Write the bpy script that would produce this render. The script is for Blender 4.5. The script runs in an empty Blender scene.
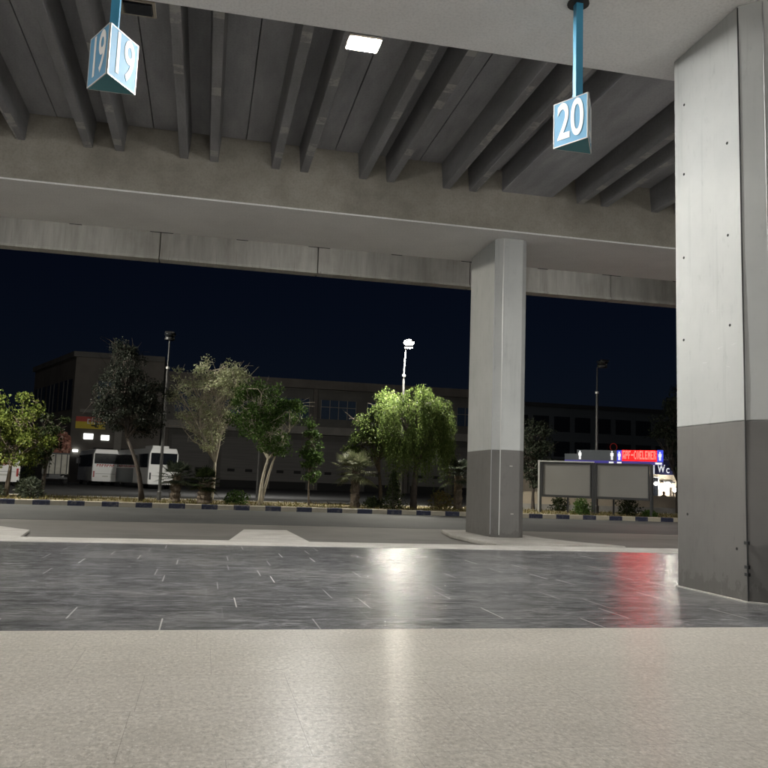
import bpy, bmesh, math, random
import numpy as np
from mathutils import Vector, Matrix
PI = math.pi
random.seed(7)
S = bpy.context.scene
C = S.collection

# ------------------------------------------------------------------ helpers
class MB:
    """collects verts / faces, then links them as ONE mesh object"""
    def __init__(s): s.v = []; s.f = []
    def add(s, vs, fs):
        n = len(s.v); s.v.extend([tuple(v) for v in vs]); s.f.extend([tuple(i + n for i in f) for f in fs]); return s
    def box(s, x0, x1, y0, y1, z0, z1, M=None):
        vs = [Vector(p) for p in ((x0,y0,z0),(x1,y0,z0),(x1,y1,z0),(x0,y1,z0),(x0,y0,z1),(x1,y0,z1),(x1,y1,z1),(x0,y1,z1))]
        if M: vs = [M @ v for v in vs]
        return s.add(vs, [(0,3,2,1),(4,5,6,7),(0,1,5,4),(1,2,6,5),(2,3,7,6),(3,0,4,7)])
    def prism(s, pts, z0, z1):
        n = len(pts); vs = [(x,y,z0) for x,y in pts] + [(x,y,z1) for x,y in pts]
        fs = [tuple(range(n-1,-1,-1)), tuple(range(n,2*n))] + [(i,(i+1)%n,n+(i+1)%n,n+i) for i in range(n)]
        return s.add(vs, fs)
    def extrude_x(s, prof, x0, x1):          # profile in (y,z)
        n = len(prof); vs = [(x0,y,z) for y,z in prof] + [(x1,y,z) for y,z in prof]
        fs = [tuple(range(n)), tuple(range(2*n-1,n-1,-1))] + [(n+i,n+(i+1)%n,(i+1)%n,i) for i in range(n)]
        return s.add(vs, fs)
    def extrude_y(s, prof, y0, y1):          # profile in (x,z)
        n = len(prof); vs = [(x,y0,z) for x,z in prof] + [(x,y1,z) for x,z in prof]
        fs = [tuple(range(n)), tuple(range(2*n-1,n-1,-1))] + [(n+i,n+(i+1)%n,(i+1)%n,i) for i in range(n)]
        return s.add(vs, fs)
    def tube(s, pts, rad, n=8, cap=True):
        pts = [Vector(p) for p in pts]
        rad = rad if hasattr(rad, '__len__') else [rad]*len(pts)
        base = len(s.v)
        for i, p in enumerate(pts):
            d = (pts[min(i+1,len(pts)-1)] - pts[max(i-1,0)]).normalized()
            u = d.cross(Vector((0,0,1)) if abs(d.z) < .9 else Vector((1,0,0))).normalized(); w = d.cross(u)
            for k in range(n):
                a = 2*PI*k/n; s.v.append(tuple(p + (u*math.cos(a) + w*math.sin(a))*rad[i]))
        for i in range(len(pts)-1):
            for k in range(n):
                a = base+i*n+k; b = base+i*n+(k+1)%n; s.f.append((a,b,b+n,a+n))
        if cap:
            s.f.append(tuple(base+k for k in range(n))[::-1]); s.f.append(tuple(base+(len(pts)-1)*n+k for k in range(n)))
        return s
    def ball(s, c, r, nu=12, nv=8):
        r = r if hasattr(r,'__len__') else (r,r,r); base = len(s.v)
        for j in range(nv+1):
            t = PI*j/nv
            for i in range(nu):
                a = 2*PI*i/nu; s.v.append((c[0]+r[0]*math.sin(t)*math.cos(a), c[1]+r[1]*math.sin(t)*math.sin(a), c[2]+r[2]*math.cos(t)))
        for j in range(nv):
            for i in range(nu):
                a = base+j*nu+i; b = base+j*nu+(i+1)%nu; s.f.append((a,a+nu,b+nu,b))
        return s
    def build(s, name, mat, parent=None, bevel=0, smooth=False, loc=None, rz=0):
        me = bpy.data.meshes.new(name); me.from_pydata(s.v, [], s.f); me.update()
        bm = bmesh.new(); bm.from_mesh(me); bmesh.ops.remove_doubles(bm, verts=bm.verts, dist=1e-5) if len(s.v) < 4000 else None
        if len(s.v) < 4000: bmesh.ops.recalc_face_normals(bm, faces=bm.faces)
        bm.to_mesh(me); bm.free()
        o = bpy.data.objects.new(name, me); C.objects.link(o)
        if mat: me.materials.append(mat)
        if parent: o.parent = parent
        if smooth:
            for p in me.polygons: p.use_smooth = True
        if bevel:
            m = o.modifiers.new('edge', 'BEVEL'); m.width = bevel; m.segments = 2; m.limit_method = 'ANGLE'
        if loc: o.location = loc
        o.rotation_euler = (0,0,rz)
        return o

def tag(o, label, cat, group=None, kind=None):
    if label: o['label'] = label
    if cat: o['category'] = cat
    if group: o['group'] = group
    if kind: o['kind'] = kind
    return o
def thing(name, label, cat, loc=(0,0,0), rz=0, group=None):
    o = bpy.data.objects.new(name, None); C.objects.link(o); o.location = loc; o.rotation_euler = (0,0,rz)
    o.empty_display_size = .2
    return tag(o, label, cat, group)
def struct(name, mb, mat, **k):
    o = mb.build(name, mat, **k); o['kind'] = 'structure'; return o
def dup(root, loc, rz, label, group=None):
    def cp(o, par):
        c = o.copy(); C.objects.link(c)
        if par: c.parent = par
        for ch in [q for q in C.objects if q.parent == o]: cp(ch, c)
        return c
    r = cp(root, None); r.location = loc; r.rotation_euler = (0,0,rz); r['label'] = label
    if group: r['group'] = group
    return r
def text_mesh(txt, size, mat, parent, name, loc, rot, depth=.003, sx=1., align='CENTER', bold=0.):
    cu = bpy.data.curves.new(name, 'FONT'); cu.body = txt; cu.size = size; cu.extrude = depth; cu.offset = bold
    cu.align_x = align; cu.align_y = 'CENTER'
    t = bpy.data.objects.new(name, cu); C.objects.link(t)
    dg = bpy.context.evaluated_depsgraph_get(); me = bpy.data.meshes.new_from_object(t.evaluated_get(dg))
    bpy.data.objects.remove(t); me.materials.clear(); me.materials.append(mat); me.name = name
    o = bpy.data.objects.new(name, me); C.objects.link(o); o.parent = parent; o.location = loc; o.rotation_euler = rot; o.scale = (sx,1,1)
    return o

# ------------------------------------------------------------------ materials
class N:
    """small node-graph helper"""
    def __init__(s, name):
        s.m = bpy.data.materials.new(name); s.m.use_nodes = True; s.t = s.m.node_tree; s.n = s.t.nodes
        s.b = s.n['Principled BSDF']; s.out = s.n['Material Output']
        s.co = s.n.new('ShaderNodeTexCoord').outputs['Object']
        s.geo = s.n.new('ShaderNodeNewGeometry')
    def link(s, a, b): s.t.links.new(a, b)
    def put(s, sock, val):
        if hasattr(val, 'is_linked'): s.link(val, sock)
        elif val is not None: sock.default_value = val
    def math(s, op, a, b=None, c=None):
        x = s.n.new('ShaderNodeMath'); x.operation = op
        for i, q in enumerate((a,b,c)): s.put(x.inputs[i], q)
        return x.outputs[0]
    def sep(s, v):
        x = s.n.new('ShaderNodeSeparateXYZ'); s.link(v, x.inputs[0]); return x.outputs
    def comb(s, x, y, z):
        q = s.n.new('ShaderNodeCombineXYZ'); s.put(q.inputs[0],x); s.put(q.inputs[1],y); s.put(q.inputs[2],z); return q.outputs[0]
    def scale(s, v, sc):
        x = s.n.new('ShaderNodeMapping'); s.link(v, x.inputs[0]); x.inputs['Scale'].default_value = sc; return x.outputs[0]
    def noise(s, v=None, sc=5., det=6., rough=.6, stretch=None, dist=0.):
        v = v or s.geo.outputs['Position']
        if stretch: v = s.scale(v, stretch)
        x = s.n.new('ShaderNodeTexNoise'); s.link(v, x.inputs['Vector']); x.inputs['Scale'].default_value = sc
        x.inputs['Detail'].default_value = det; x.inputs['Roughness'].default_value = rough; x.inputs['Distortion'].default_value = dist
        return x.outputs['Fac']
    def white(s, v):
        x = s.n.new('ShaderNodeTexWhiteNoise'); x.noise_dimensions = '3D'; s.link(v, x.inputs['Vector']); return x.outputs['Value']
    def ramp(s, f, stops, interp='LINEAR'):
        x = s.n.new('ShaderNodeValToRGB'); s.link(f, x.inputs[0]); x.color_ramp.interpolation = interp
        e = x.color_ramp.elements
        while len(e) < len(stops): e.new(.5)
        for i,(p,c) in enumerate(stops):
            e[i].position = p; e[i].color = (c,c,c,1) if not hasattr(c,'__len__') else (*c,1)
        return x.outputs[0]
    def mix(s, f, a, b, mode='MIX'):
        x = s.n.new('ShaderNodeMix'); x.data_type = 'RGBA'; x.blend_type = mode
        s.put(x.inputs[0], f)
        for sock, q in ((x.inputs[6],a),(x.inputs[7],b)):
            if isinstance(q, (tuple,list)): q = (*q,1)[:4]
            s.put(sock, q)
        return x.outputs[2]
    def bump(s, h, dist=.01, strength=1.):
        x = s.n.new('ShaderNodeBump'); x.inputs['Distance'].default_value = dist; x.inputs['Strength'].default_value = strength
        s.link(h, x.inputs['Height']); s.link(x.outputs[0], s.b.inputs['Normal'])
    def set(s, col=None, rough=None, metal=None, spec=None):
        if isinstance(col,(tuple,list)): col = (*col,1)[:4]
        s.put(s.b.inputs['Base Color'], col); s.put(s.b.inputs['Roughness'], rough); s.put(s.b.inputs['Metallic'], metal)
        s.put(s.b.inputs['Specular IOR Level'], spec); return s.m

def plain(name, col, rough=.5, metal=0., var=.12, sc=6.):
    k = N(name); f = k.noise(sc=sc); 
    a = tuple(c*(1-var) for c in col); b = tuple(min(1,c*(1+var)) for c in col)
    r = k.noise(sc=sc*3)
    return k.set(k.mix(f, a, b), k.math('MULTIPLY_ADD', r, .15, rough-.07), metal)
def emit(name, col, strength):
    k = N(name); k.b.inputs['Emission Color'].default_value = (*col,1); k.b.inputs['Emission Strength'].default_value = strength
    return k.set(tuple(min(c,.8) for c in col), .4)

M = {}
def concrete(name, c0, c1, streak=(1,1,1), sc=1.2, patch=0, rough=.85, bump=.004):
    k = N(name); f = k.noise(sc=sc, det=9, rough=.65, stretch=streak); g = k.noise(sc=28, det=4)
    col = k.mix(k.ramp(f,[(.38,0),(.62,1)]), c0, c1)
    col = k.mix(k.math('MULTIPLY', k.ramp(g,[(.35,1),(.55,0)]), .25), col, tuple(c*.55 for c in c0))
    if patch:
        px_, py_, pz_ = k.sep(k.geo.outputs['Position']); nz = k.sep(k.geo.outputs['Normal'])[2]
        cell = k.math('FLOOR', k.math('DIVIDE', py_, .31)); cx = k.math('FLOOR', k.math('MULTIPLY', px_, 3.2))
        p = k.math('GREATER_THAN', k.white(k.comb(cell, cx, 2.2)), .74)
        p = k.math('MULTIPLY', p, k.math('LESS_THAN', nz, -.7))
        p = k.math('MULTIPLY', p, k.ramp(k.noise(sc=7, det=5), [(.40,.15),(.52,1)]))
        col = k.mix(k.math('MULTIPLY', p, .75), col, (.36,.35,.33))
    k.bump(g, bump); return k.set(col, rough)

# light terrazzo-like floor tile 0.78 x 0.76
k = N('beige_tile'); P = k.geo.outputs['Position']; x,y,z = k.sep(P)
tx = k.math('FRACT', k.math('DIVIDE', k.math('ADD', x, 41.55), .80)); ty = k.math('FRACT', k.math('DIVIDE', k.math('ADD', y, 40.10), .74))
row = k.math('FLOOR', k.math('DIVIDE', k.math('ADD', y, 40.10), .74))
sh = k.math('MULTIPLY', k.white(k.comb(row, 3.1, 0)), .8)
tx = k.math('FRACT', k.math('DIVIDE', k.math('ADD', k.math('ADD', x, 41.55), sh), .80))
gr = k.math('MAXIMUM', k.math('LESS_THAN', tx, .004), k.math('LESS_THAN', ty, .0045))
tid = k.white(k.comb(k.math('FLOOR', k.math('DIVIDE', k.math('ADD', k.math('ADD', x, 41.55), sh), .80)), row, 0))
sp = k.noise(sc=46, det=6, rough=.75, stretch=(.8,.5,1)); bl = k.noise(sc=2.2, det=8, rough=.7); vn = k.noise(sc=8, det=8, rough=.8, stretch=(.7,.55,1), dist=1.2)
col = k.mix(k.ramp(sp, [(.38,0),(.62,1)]), (.323,.297,.256), (.610,.569,.505))
col = k.mix(k.math('MULTIPLY', k.ramp(vn, [(.42,0),(.62,1)]), .5), col, (.43,.405,.365))
col = k.mix(k.math('MULTIPLY', k.ramp(bl, [(.36,1),(.60,0)]), .26), col, (.25,.225,.19))
fl = k.noise(sc=70, det=3, rough=.5, stretch=(.9,.5,1))
col = k.mix(k.math('MULTIPLY', k.ramp(fl, [(.60,0),(.66,1)]), .6), col, (.66,.64,.60))
col = k.mix(k.math('MULTIPLY', k.ramp(fl, [(.33,1),(.38,0)]), .45), col, (.13,.115,.095))
col = k.mix(k.math('MULTIPLY', tid, .10), col, (.45,.42,.38))
col = k.mix(k.math('MULTIPLY', gr, .55), col, (.14,.12,.10))
k.bump(k.math('ADD', k.noise(sc=22, det=4), k.math('MULTIPLY', gr, -1.)), .0016, .7)
M['beige_tile'] = k.set(col, k.math('MULTIPLY_ADD', bl, .12, .26), 0, .2); k.b.inputs['Anisotropic'].default_value = .85; k.link(k.comb(0.,1.,0.), k.b.inputs['Tangent'])

# dark slate-look floor tile 1.22 x 0.6, staggered, pale grout on the short joints
k = N('slate_tile'); P = k.geo.outputs['Position']; x,y,z = k.sep(P)
yr = k.math('DIVIDE', k.math('SUBTRACT', y, 6.41), .60); row = k.math('FLOOR', yr); ty = k.math('FRACT', yr)
sh = k.math('MULTIPLY', k.white(k.comb(row, 7.7, 1.3)), k.math('GREATER_THAN', row, .5))
xr = k.math('ADD', k.math('DIVIDE', k.math('ADD', x, 36.86), 1.22), sh); tx = k.math('FRACT', xr); cid = k.math('FLOOR', xr)
tid = k.white(k.comb(cid, row, 0)); gid = k.white(k.comb(cid, row, 5.5))
short = k.math('MULTIPLY', k.math('LESS_THAN', tx, .010), k.math('MULTIPLY_ADD', k.math('MULTIPLY', gid, k.math('GREATER_THAN', gid, .3)), .65, .10))
lng = k.math('LESS_THAN', ty, .012); pale = k.math('MULTIPLY', lng, k.math('GREATER_THAN', k.white(k.comb(cid, row, 9.1)), .86))
st = k.noise(sc=3.0, det=10, rough=.75, stretch=(.8,2.0,1), dist=.9); st2 = k.noise(sc=7, det=9, rough=.78, stretch=(.55,1.9,1), dist=1.2); rip = k.noise(sc=16, det=5, rough=.6, stretch=(.10,2.6,1)); big = k.noise(sc=.55, det=6, rough=.6)
col = k.mix(k.ramp(st, [(.38,0),(.62,1)]), (.045,.045,.048), (.19,.19,.196))
col = k.mix(k.math('MULTIPLY', k.ramp(st2, [(.54,0),(.60,1)]), .6), col, (.38,.375,.37))
col = k.mix(k.math('MULTIPLY', tid, .5), col, (.10,.10,.105))
col = k.mix(k.math('MULTIPLY', k.math('MULTIPLY', k.ramp(big, [(.50,0),(.60,1)]), k.ramp(st2, [(.40,.15),(.58,1)])), .6), col, (.27,.265,.255))
col = k.mix(k.math('MULTIPLY', lng, .5), col, (.03,.03,.032))
col = k.mix(k.math('MULTIPLY', pale, .7), col, (.5,.49,.47))
col = k.mix(short, col, (.60,.58,.55))
k.bump(k.math('ADD', k.math('MULTIPLY', rip, 1.), k.math('MULTIPLY', st2, .22)), .012, .6)
k.b.inputs['Anisotropic'].default_value = .9; k.link(k.comb(0.,1.,0.), k.b.inputs['Tangent'])
M['slate_tile'] = k.set(col, k.math('MULTIPLY_ADD', st2, .22, .06), 0, .36)

def asphalt(name, a, b, rough=.75):
    k = N(name); g = k.noise(sc=55, det=3); h = k.noise(sc=.35, det=8, rough=.65); s = k.noise(sc=.9, det=6, stretch=(.15,1.6,1))
    col = k.mix(k.ramp(h,[(.3,0),(.7,1)]), a, b); col = k.mix(k.math('MULTIPLY', k.ramp(s,[(.55,0),(.7,1)]), .45), col, tuple(q*.5 for q in a))
    col = k.mix(k.math('MULTIPLY', g, .4), col, tuple(q*.6 for q in a)); k.bump(g, .006, .6); return k.set(col, rough, 0, .08)
M['asphalt'] = asphalt('asphalt', (.055,.056,.057), (.085,.086,.087))
M['apron'] = asphalt('bay_surface', (.125,.119,.109), (.195,.185,.17), .7)
M['lot'] = asphalt('lot_asphalt', (.06,.06,.062), (.10,.10,.098), .85)
M['pale_concrete'] = concrete('pale_concrete', (.36,.34,.31), (.47,.45,.42), sc=1.6)
M['island'] = concrete('island_concrete', (.26,.245,.22), (.36,.34,.31), sc=1.1)
k = N('verge_soil'); f = k.noise(sc=1.3, det=9, rough=.7); g = k.noise(sc=24, det=5)
M['soil'] = k.set(k.mix(k.math('MULTIPLY', g, .6), k.mix(k.ramp(f,[(.35,0),(.65,1)]), (.085,.075,.035), (.25,.20,.10)), (.05,.045,.03)), .95); k.bump(g, .03)
k = N('far_ground'); M['ground'] = k.set(k.mix(k.noise(sc=.2), (.05,.048,.045), (.09,.085,.08)), .95)
k = N('kerb_paint'); x,y,z = k.sep(k.geo.outputs['Position'])
fr = k.math('FRACT', k.math('DIVIDE', k.math('ADD', x, 60.18), 1.18)); w = k.noise(sc=6, det=8, rough=.7)
stripe = k.math('LESS_THAN', fr, .5); col = k.mix(stripe, (.36,.33,.26), (.016,.021,.05))
col = k.mix(k.math('MULTIPLY', k.ramp(w,[(.5,0),(.7,1)]), .55), col, (.24,.22,.19))
M['kerb'] = k.set(col, .7)

M['soffit'] = concrete('painted_soffit', (.70,.69,.68), (.77,.76,.75), sc=.7, bump=.002, rough=.7)
M['beam_face'] = concrete('beam_concrete', (.23,.212,.178), (.32,.297,.255), sc=.9)
M['deck'] = concrete('deck_concrete', (.26,.26,.275), (.36,.36,.375), streak=(1.5,.35,1), sc=1.2)  # flange lightened and blued in colour for missing light and glare
M['stem'] = concrete('stem_concrete', (.18,.178,.186), (.25,.248,.258), streak=(1.5,.35,1), sc=1.2, patch=1)  # ribs coloured darker than the flange to even out the lighting
k = N('stained_concrete'); f = k.noise(sc=1.4, det=8, rough=.65, stretch=(3.,1,.35)); g = k.noise(sc=30, det=4); h = k.noise(sc=.8, det=6)
dr = k.noise(sc=5, det=5, rough=.6, stretch=(3.2,1,.10))
col = k.mix(k.ramp(f,[(.3,0),(.7,1)]), (.31,.30,.27), (.47,.455,.42))
col = k.mix(k.math('MULTIPLY', k.ramp(dr,[(.58,0),(.72,1)]), .5), col, (.13,.12,.10))
col = k.mix(k.math('MULTIPLY', k.ramp(h,[(.5,0),(.7,1)]), .3), col, (.17,.15,.12))
k.bump(g, .004); M['girder'] = k.set(col, .9)
def paint(name, a, b, rough=.55):
    k = N(name); f = k.noise(sc=.9, det=8, rough=.6); g = k.noise(sc=7, det=7, rough=.7, stretch=(1,1,.4)); q = k.noise(sc=60, det=3)
    col = k.mix(k.ramp(f,[(.35,0),(.65,1)]), a, b); col = k.mix(k.math('MULTIPLY', k.ramp(g,[(.57,0),(.72,1)]), .34), col, tuple(c*.6 for c in a))
    dr = k.noise(sc=3.5, det=6, rough=.65, stretch=(2.2,2.2,.12)); col = k.mix(k.math('MULTIPLY', k.ramp(dr,[(.56,0),(.70,1)]), .22), col, tuple(c*.55 for c in a))
    sc_ = k.noise(sc=5, det=8, rough=.75, stretch=(.5,.5,2.5), dist=1.5); col = k.mix(k.math('MULTIPLY', k.ramp(sc_,[(.66,0),(.69,1)]), .4), col, tuple(min(.7,c*1.7) for c in b))
    zz_ = k.sep(k.geo.outputs['Position'])[2]; sp_ = k.noise(sc=9, det=7, rough=.7, stretch=(1,1,.5))
    dirt = k.math('MULTIPLY', k.math('LESS_THAN', k.math('MULTIPLY_ADD', zz_, 1.1, .32), sp_), .4); col = k.mix(dirt, col, (.05,.046,.04))
    k.bump(k.math('ADD', q, k.math('MULTIPLY', f, 2.)), .0012, .6); return k.set(col, k.math('MULTIPLY_ADD', g, .2, rough-.1))
M['col_white'] = paint('column_white_paint', (.365,.372,.362), (.42,.427,.415))
M['col_grey'] = paint('column_grey_paint', (.10,.096,.09), (.13,.124,.116), .5)
M['dark'] = plain('dark_gap', (.012,.012,.012), .8)
M['black_plastic'] = plain('black_plastic', (.015,.015,.016), .4)
M['sign_blue'] = plain('sign_blue', (.055,.25,.43), .62, 0, .08)
M['sign_teal'] = plain('sign_teal', (.03,.16,.19), .45, 0, .08)
M['sign_pole'] = plain('pole_blue', (.05,.26,.42), .35, 0, .1)
M['sign_white'] = plain('sign_white', (.78,.77,.74), .65, 0, .04)
M['grey_metal'] = plain('grey_metal', (.34,.34,.34), .45, .3)
M['pole_grey'] = plain('pole_grey', (.05,.05,.05), .5, .2)
M['dark_metal'] = plain('dark_metal', (.035,.036,.038), .45, .4)
M['pale_metal'] = plain('pale_metal', (.5,.5,.48), .4, .3)
M['frame_tan'] = plain('fixture_frame', (.34,.30,.24), .5)
M['glass_dark'] = plain('dark_glass', (.012,.014,.018), .08, 0, .2)
M['glass_blue'] = plain('blue_glass', (.05,.075,.12), .12, 0, .3)
M['flood'] = emit('floodlight_panel', (1,.99,.95), 1350)
M['flood_bay_fill'] = emit('floodlight_bay_fill_panel', (1,.99,.95), 75)
M['bloom_bowl'] = emit('bloom_bowl', (1,.97,.88), 17)
M['lot_fill_flood'] = emit('lot_fill_flood_panel', (1,.97,.9), 2500)
M['fill_wall_lamp'] = emit('fill_wall_lamp_lens', (1,.99,.96), 300)
M['street'] = emit('street_lamp_panel', (1,.95,.82), 4500)
M['street_left_fill'] = emit('street_lamp_panel_left_fill', (1,.95,.82), 3000)
M['street_right_fill'] = emit('street_lamp_panel_right_fill', (1,.95,.85), 900)
M['globe'] = emit('wall_globe', (1,.95,.85), 110)
M['lit_window'] = emit('lit_window', (.95,1,.96), 3.0)
M['led_red'] = emit('led_background', (1,.004,.006), .6)
M['led_text'] = emit('led_characters', (1,.010,.008), 15)
M['picto'] = emit('lit_pictogram', (.9,.94,1), .34)
M['blue_lit'] = emit('lit_blue_panel', (.03,.05,.55), .55)
M['navy'] = plain('navy_panel', (.03,.032,.10), .4)
M['navy_lit'] = emit('lit_navy_strip', (.05,.04,.30), .12)
M['sign_dark'] = plain('slate_panel', (.06,.07,.08), .5)
M['letter_lit'] = emit('lit_letters', (.85,.9,1), .32)
M['board'] = plain('blank_board', (.15,.148,.14), .6, 0, .06, 1.5)
M['bus_white'] = plain('bus_white', (.78,.78,.76), .3, 0, .05, 1.2)
M['bus_dark'] = plain('bus_dark_trim', (.03,.032,.035), .4)
M['bus_slate'] = plain('bus_slate_paint', (.045,.07,.085), .4)
M['tyre'] = plain('tyre_rubber', (.02,.02,.02), .9)
M['red_letter'] = plain('red_lettering', (.45,.06,.05), .5)
M['lamp_red'] = plain('tail_lamp', (.35,.02,.02), .3)
M['plate'] = plain('number_plate', (.55,.55,.5), .5)
M['wall_grey'] = concrete('wall_grey', (.095,.092,.085), (.13,.126,.116), sc=.4)
M['wall_tan'] = concrete('wall_tan', (.11,.10,.088), (.15,.136,.12), sc=.4)
M['shutter'] = concrete('shutter_grey', (.12,.116,.108), (.165,.158,.15), streak=(.2,1,8), sc=1.2)
M['ledge'] = concrete('ledge_concrete', (.21,.20,.18), (.27,.255,.23), sc=.6)
M['cream'] = concrete('cream_render', (.50,.43,.33), (.60,.52,.41), sc=.6)
M['sign_red'] = plain('sign_red', (.45,.05,.035), .5)
M['sign_yellow'] = plain('sign_yellow', (.62,.48,.02), .5)
M['cargo_body'] = concrete('truck_body', (.36,.35,.30), (.47,.46,.40), sc=1.5)
k = N('brick_pile'); w = k.white(k.scale(k.geo.outputs['Position'], (3,3,3))); rr = k.geo.outputs['Random Per Island']
M['pile'] = k.set(k.ramp(rr,[(0,(.12,.05,.035)),(.5,(.24,.10,.07)),(.85,(.36,.20,.15)),(1,(.45,.36,.3))]), .9)
M['skin'] = plain('skin', (.42,.26,.18), .6); M['brown_cloth'] = plain('brown_cloth', (.10,.065,.04), .9); M['hair'] = plain('hair', (.02,.015,.012), .7)

def leafmat(name, dark, mid, light, trans=.35, rough=.55):
    k = N(name); r = k.geo.outputs['Random Per Island']
    col = k.ramp(r, [(0,dark),(.55,mid),(1,light)])
    t = k.n.new('ShaderNodeBsdfTranslucent'); k.link(col, t.inputs[0]); mx = k.n.new('ShaderNodeMixShader'); mx.inputs[0].default_value = trans
    k.set(col, rough, 0, .12); k.link(k.b.outputs[0], mx.inputs[1]); k.link(t.outputs[0], mx.inputs[2]); k.link(mx.outputs[0], k.out.inputs[0])
    return k.m
M['leaf_bright'] = leafmat('leaf_yellow_green', (.05,.075,.015), (.10,.13,.025), (.17,.19,.05))
M['leaf_green'] = leafmat('leaf_green', (.03,.06,.015), (.06,.11,.026), (.10,.155,.045))
M['leaf_grey'] = leafmat('leaf_grey_green', (.022,.030,.020), (.042,.052,.036), (.07,.08,.055))
M['leaf_grey_dimmed'] = leafmat('leaf_grey_green_dimmed', (.013,.017,.013), (.026,.031,.024), (.042,.048,.036))  # grey-green leaf darkened in colour to cancel the added lamp's light
M['leaf_lit_pale'] = leafmat('leaf_lit_pale', (.30,.33,.17), (.50,.54,.33), (.72,.74,.53))  # leaves whitened: lamp light painted into the colour
M['leaf_willow'] = leafmat('leaf_willow', (.04,.065,.016), (.075,.108,.028), (.12,.155,.047), .45)
M['leaf_dark'] = leafmat('leaf_dark', (.012,.02,.008), (.025,.035,.014), (.045,.055,.022))
M['leaf_palm'] = leafmat('leaf_palm', (.06,.07,.035), (.11,.12,.07), (.18,.185,.11))
M['grass'] = leafmat('dry_grass', (.09,.07,.03), (.16,.125,.05), (.12,.13,.04))
def barkmat(name, a, b):
    k = N(name); f = k.noise(sc=8, det=8, rough=.7, stretch=(2,2,.5)); k.bump(f, .02); return k.set(k.mix(k.ramp(f,[(.35,0),(.65,1)]), a, b), .9)
M['bark'] = barkmat('bark_brown', (.06,.045,.03), (.15,.12,.09)); M['bark_pale'] = barkmat('bark_pale', (.26,.23,.17), (.44,.40,.32))
M['bark_dark'] = barkmat('bark_dark', (.025,.02,.016), (.07,.055,.045))

# ------------------------------------------------------------------ camera, world, sun
cam = bpy.data.cameras.new('camera'); co = bpy.data.objects.new('camera', cam); C.objects.link(co); S.camera = co
yaw, pitch, roll, f = .2124, .12064, .03546, 816.
Fv = Vector((math.sin(yaw)*math.cos(pitch), math.cos(yaw)*math.cos(pitch), math.sin(pitch)))
R0 = Vector((math.cos(yaw), -math.sin(yaw), 0)); U0 = R0.cross(Fv)
R = R0*math.cos(roll) + U0*math.sin(roll); U = -R0*math.sin(roll) + U0*math.cos(roll)
co.matrix_world = Matrix(((R.x,U.x,-Fv.x,0),(R.y,U.y,-Fv.y,0),(R.z,U.z,-Fv.z,1.15),(0,0,0,1)))
cam.sensor_width = 36; cam.lens = 36*f/768; cam.clip_start = .05; cam.clip_end = 2000

W = bpy.data.worlds.new('World'); S.world = W; W.use_nodes = True; nt = W.node_tree
bg = nt.nodes['Background']; sky = nt.nodes.new('ShaderNodeTexSky'); sky.sky_type = 'NISHITA'; sky.sun_disc = False
EL, AZ = math.radians(32), math.radians(205)          # a dim moon stands in for the sun
sky.sun_elevation = EL; sky.sun_rotation = AZ
tint = nt.nodes.new('ShaderNodeMix'); tint.data_type = 'RGBA'; tint.blend_type = 'MULTIPLY'; tint.inputs[0].default_value = 1
nt.links.new(sky.outputs[0], tint.inputs[6]); tint.inputs[7].default_value = (.30,.36,.62,1)
nt.links.new(tint.outputs[2], bg.inputs[0]); bg.inputs[1].default_value = .0011
sl = bpy.data.lights.new('sun', 'SUN'); so = bpy.data.objects.new('sun', sl); C.objects.link(so)
sl.energy = .035; sl.angle = math.radians(3); sl.color = (1,.95,.88)
d = Vector((math.sin(AZ)*math.cos(EL), math.cos(AZ)*math.cos(EL), math.sin(EL)))
so.rotation_euler = (-d).to_track_quat('-Z','Y').to_euler()
S.view_settings.view_transform = 'Standard'; S.view_settings.look = 'None'; S.view_settings.exposure = .78; S.view_settings.gamma = 1
S.view_settings.use_curve_mapping = False
S.render.engine = 'CYCLES'; S.cycles.use_denoising = True; S.cycles.max_bounces = 8; S.cycles.diffuse_bounces = 5; S.cycles.glossy_bounces = 4
S.cycles.sample_clamp_indirect = 6; S.cycles.caustics_reflective = False; S.cycles.caustics_refractive = False

# ------------------------------------------------------------------ ground
mb = MB(); mb.add([(-500,-300,-.3),(500,-300,-.3),(500,700,-.3),(-500,700,-.3)], [(0,1,2,3)]); struct('ground', mb, M['ground'])
mb = MB(); mb.box(-40,60,-14,0,-.2,-.004); mb.add([(-40,0,-.004),(60,0,-.004)],[])
mb = MB(); mb.prism([(-40,-14),(60,-14),(60,7.05),(4.98,6.54),(1.47,6.5),(-40,6.05)], -.25, 0); struct('platform_floor', mb, M['beige_tile'])
mb = MB(); mb.prism([(-40,6.055),(1.47,6.505),(4.98,6.545),(60,7.055),(60,15.3),(9.15,14.55),(-3.15,14.42),(-40,14.0)], -.25, -.002); struct('dark_floor_strip', mb, M['slate_tile'])
mb = MB(); mb.prism([(-40,14.005),(-3.15,14.425),(9.15,14.555),(60,15.305),(60,16.2),(5,15.48),(-3.34,15.30),(-40,14.9)], -.25, .012); struct('platform_kerb', mb, M['pale_concrete'], bevel=.015)
mb = MB(); mb.prism([(-60,14.0),(60,15.0),(60,22),(-60,22)], -.28, -.06); struct('bus_bay', mb, M['apron'])
mb = MB(); mb.prism([(-120,22.002),(120,22.002),(120,31.42),(-120,31.42)], -.28, -.056); struct('road', mb, M['asphalt'])
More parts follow.
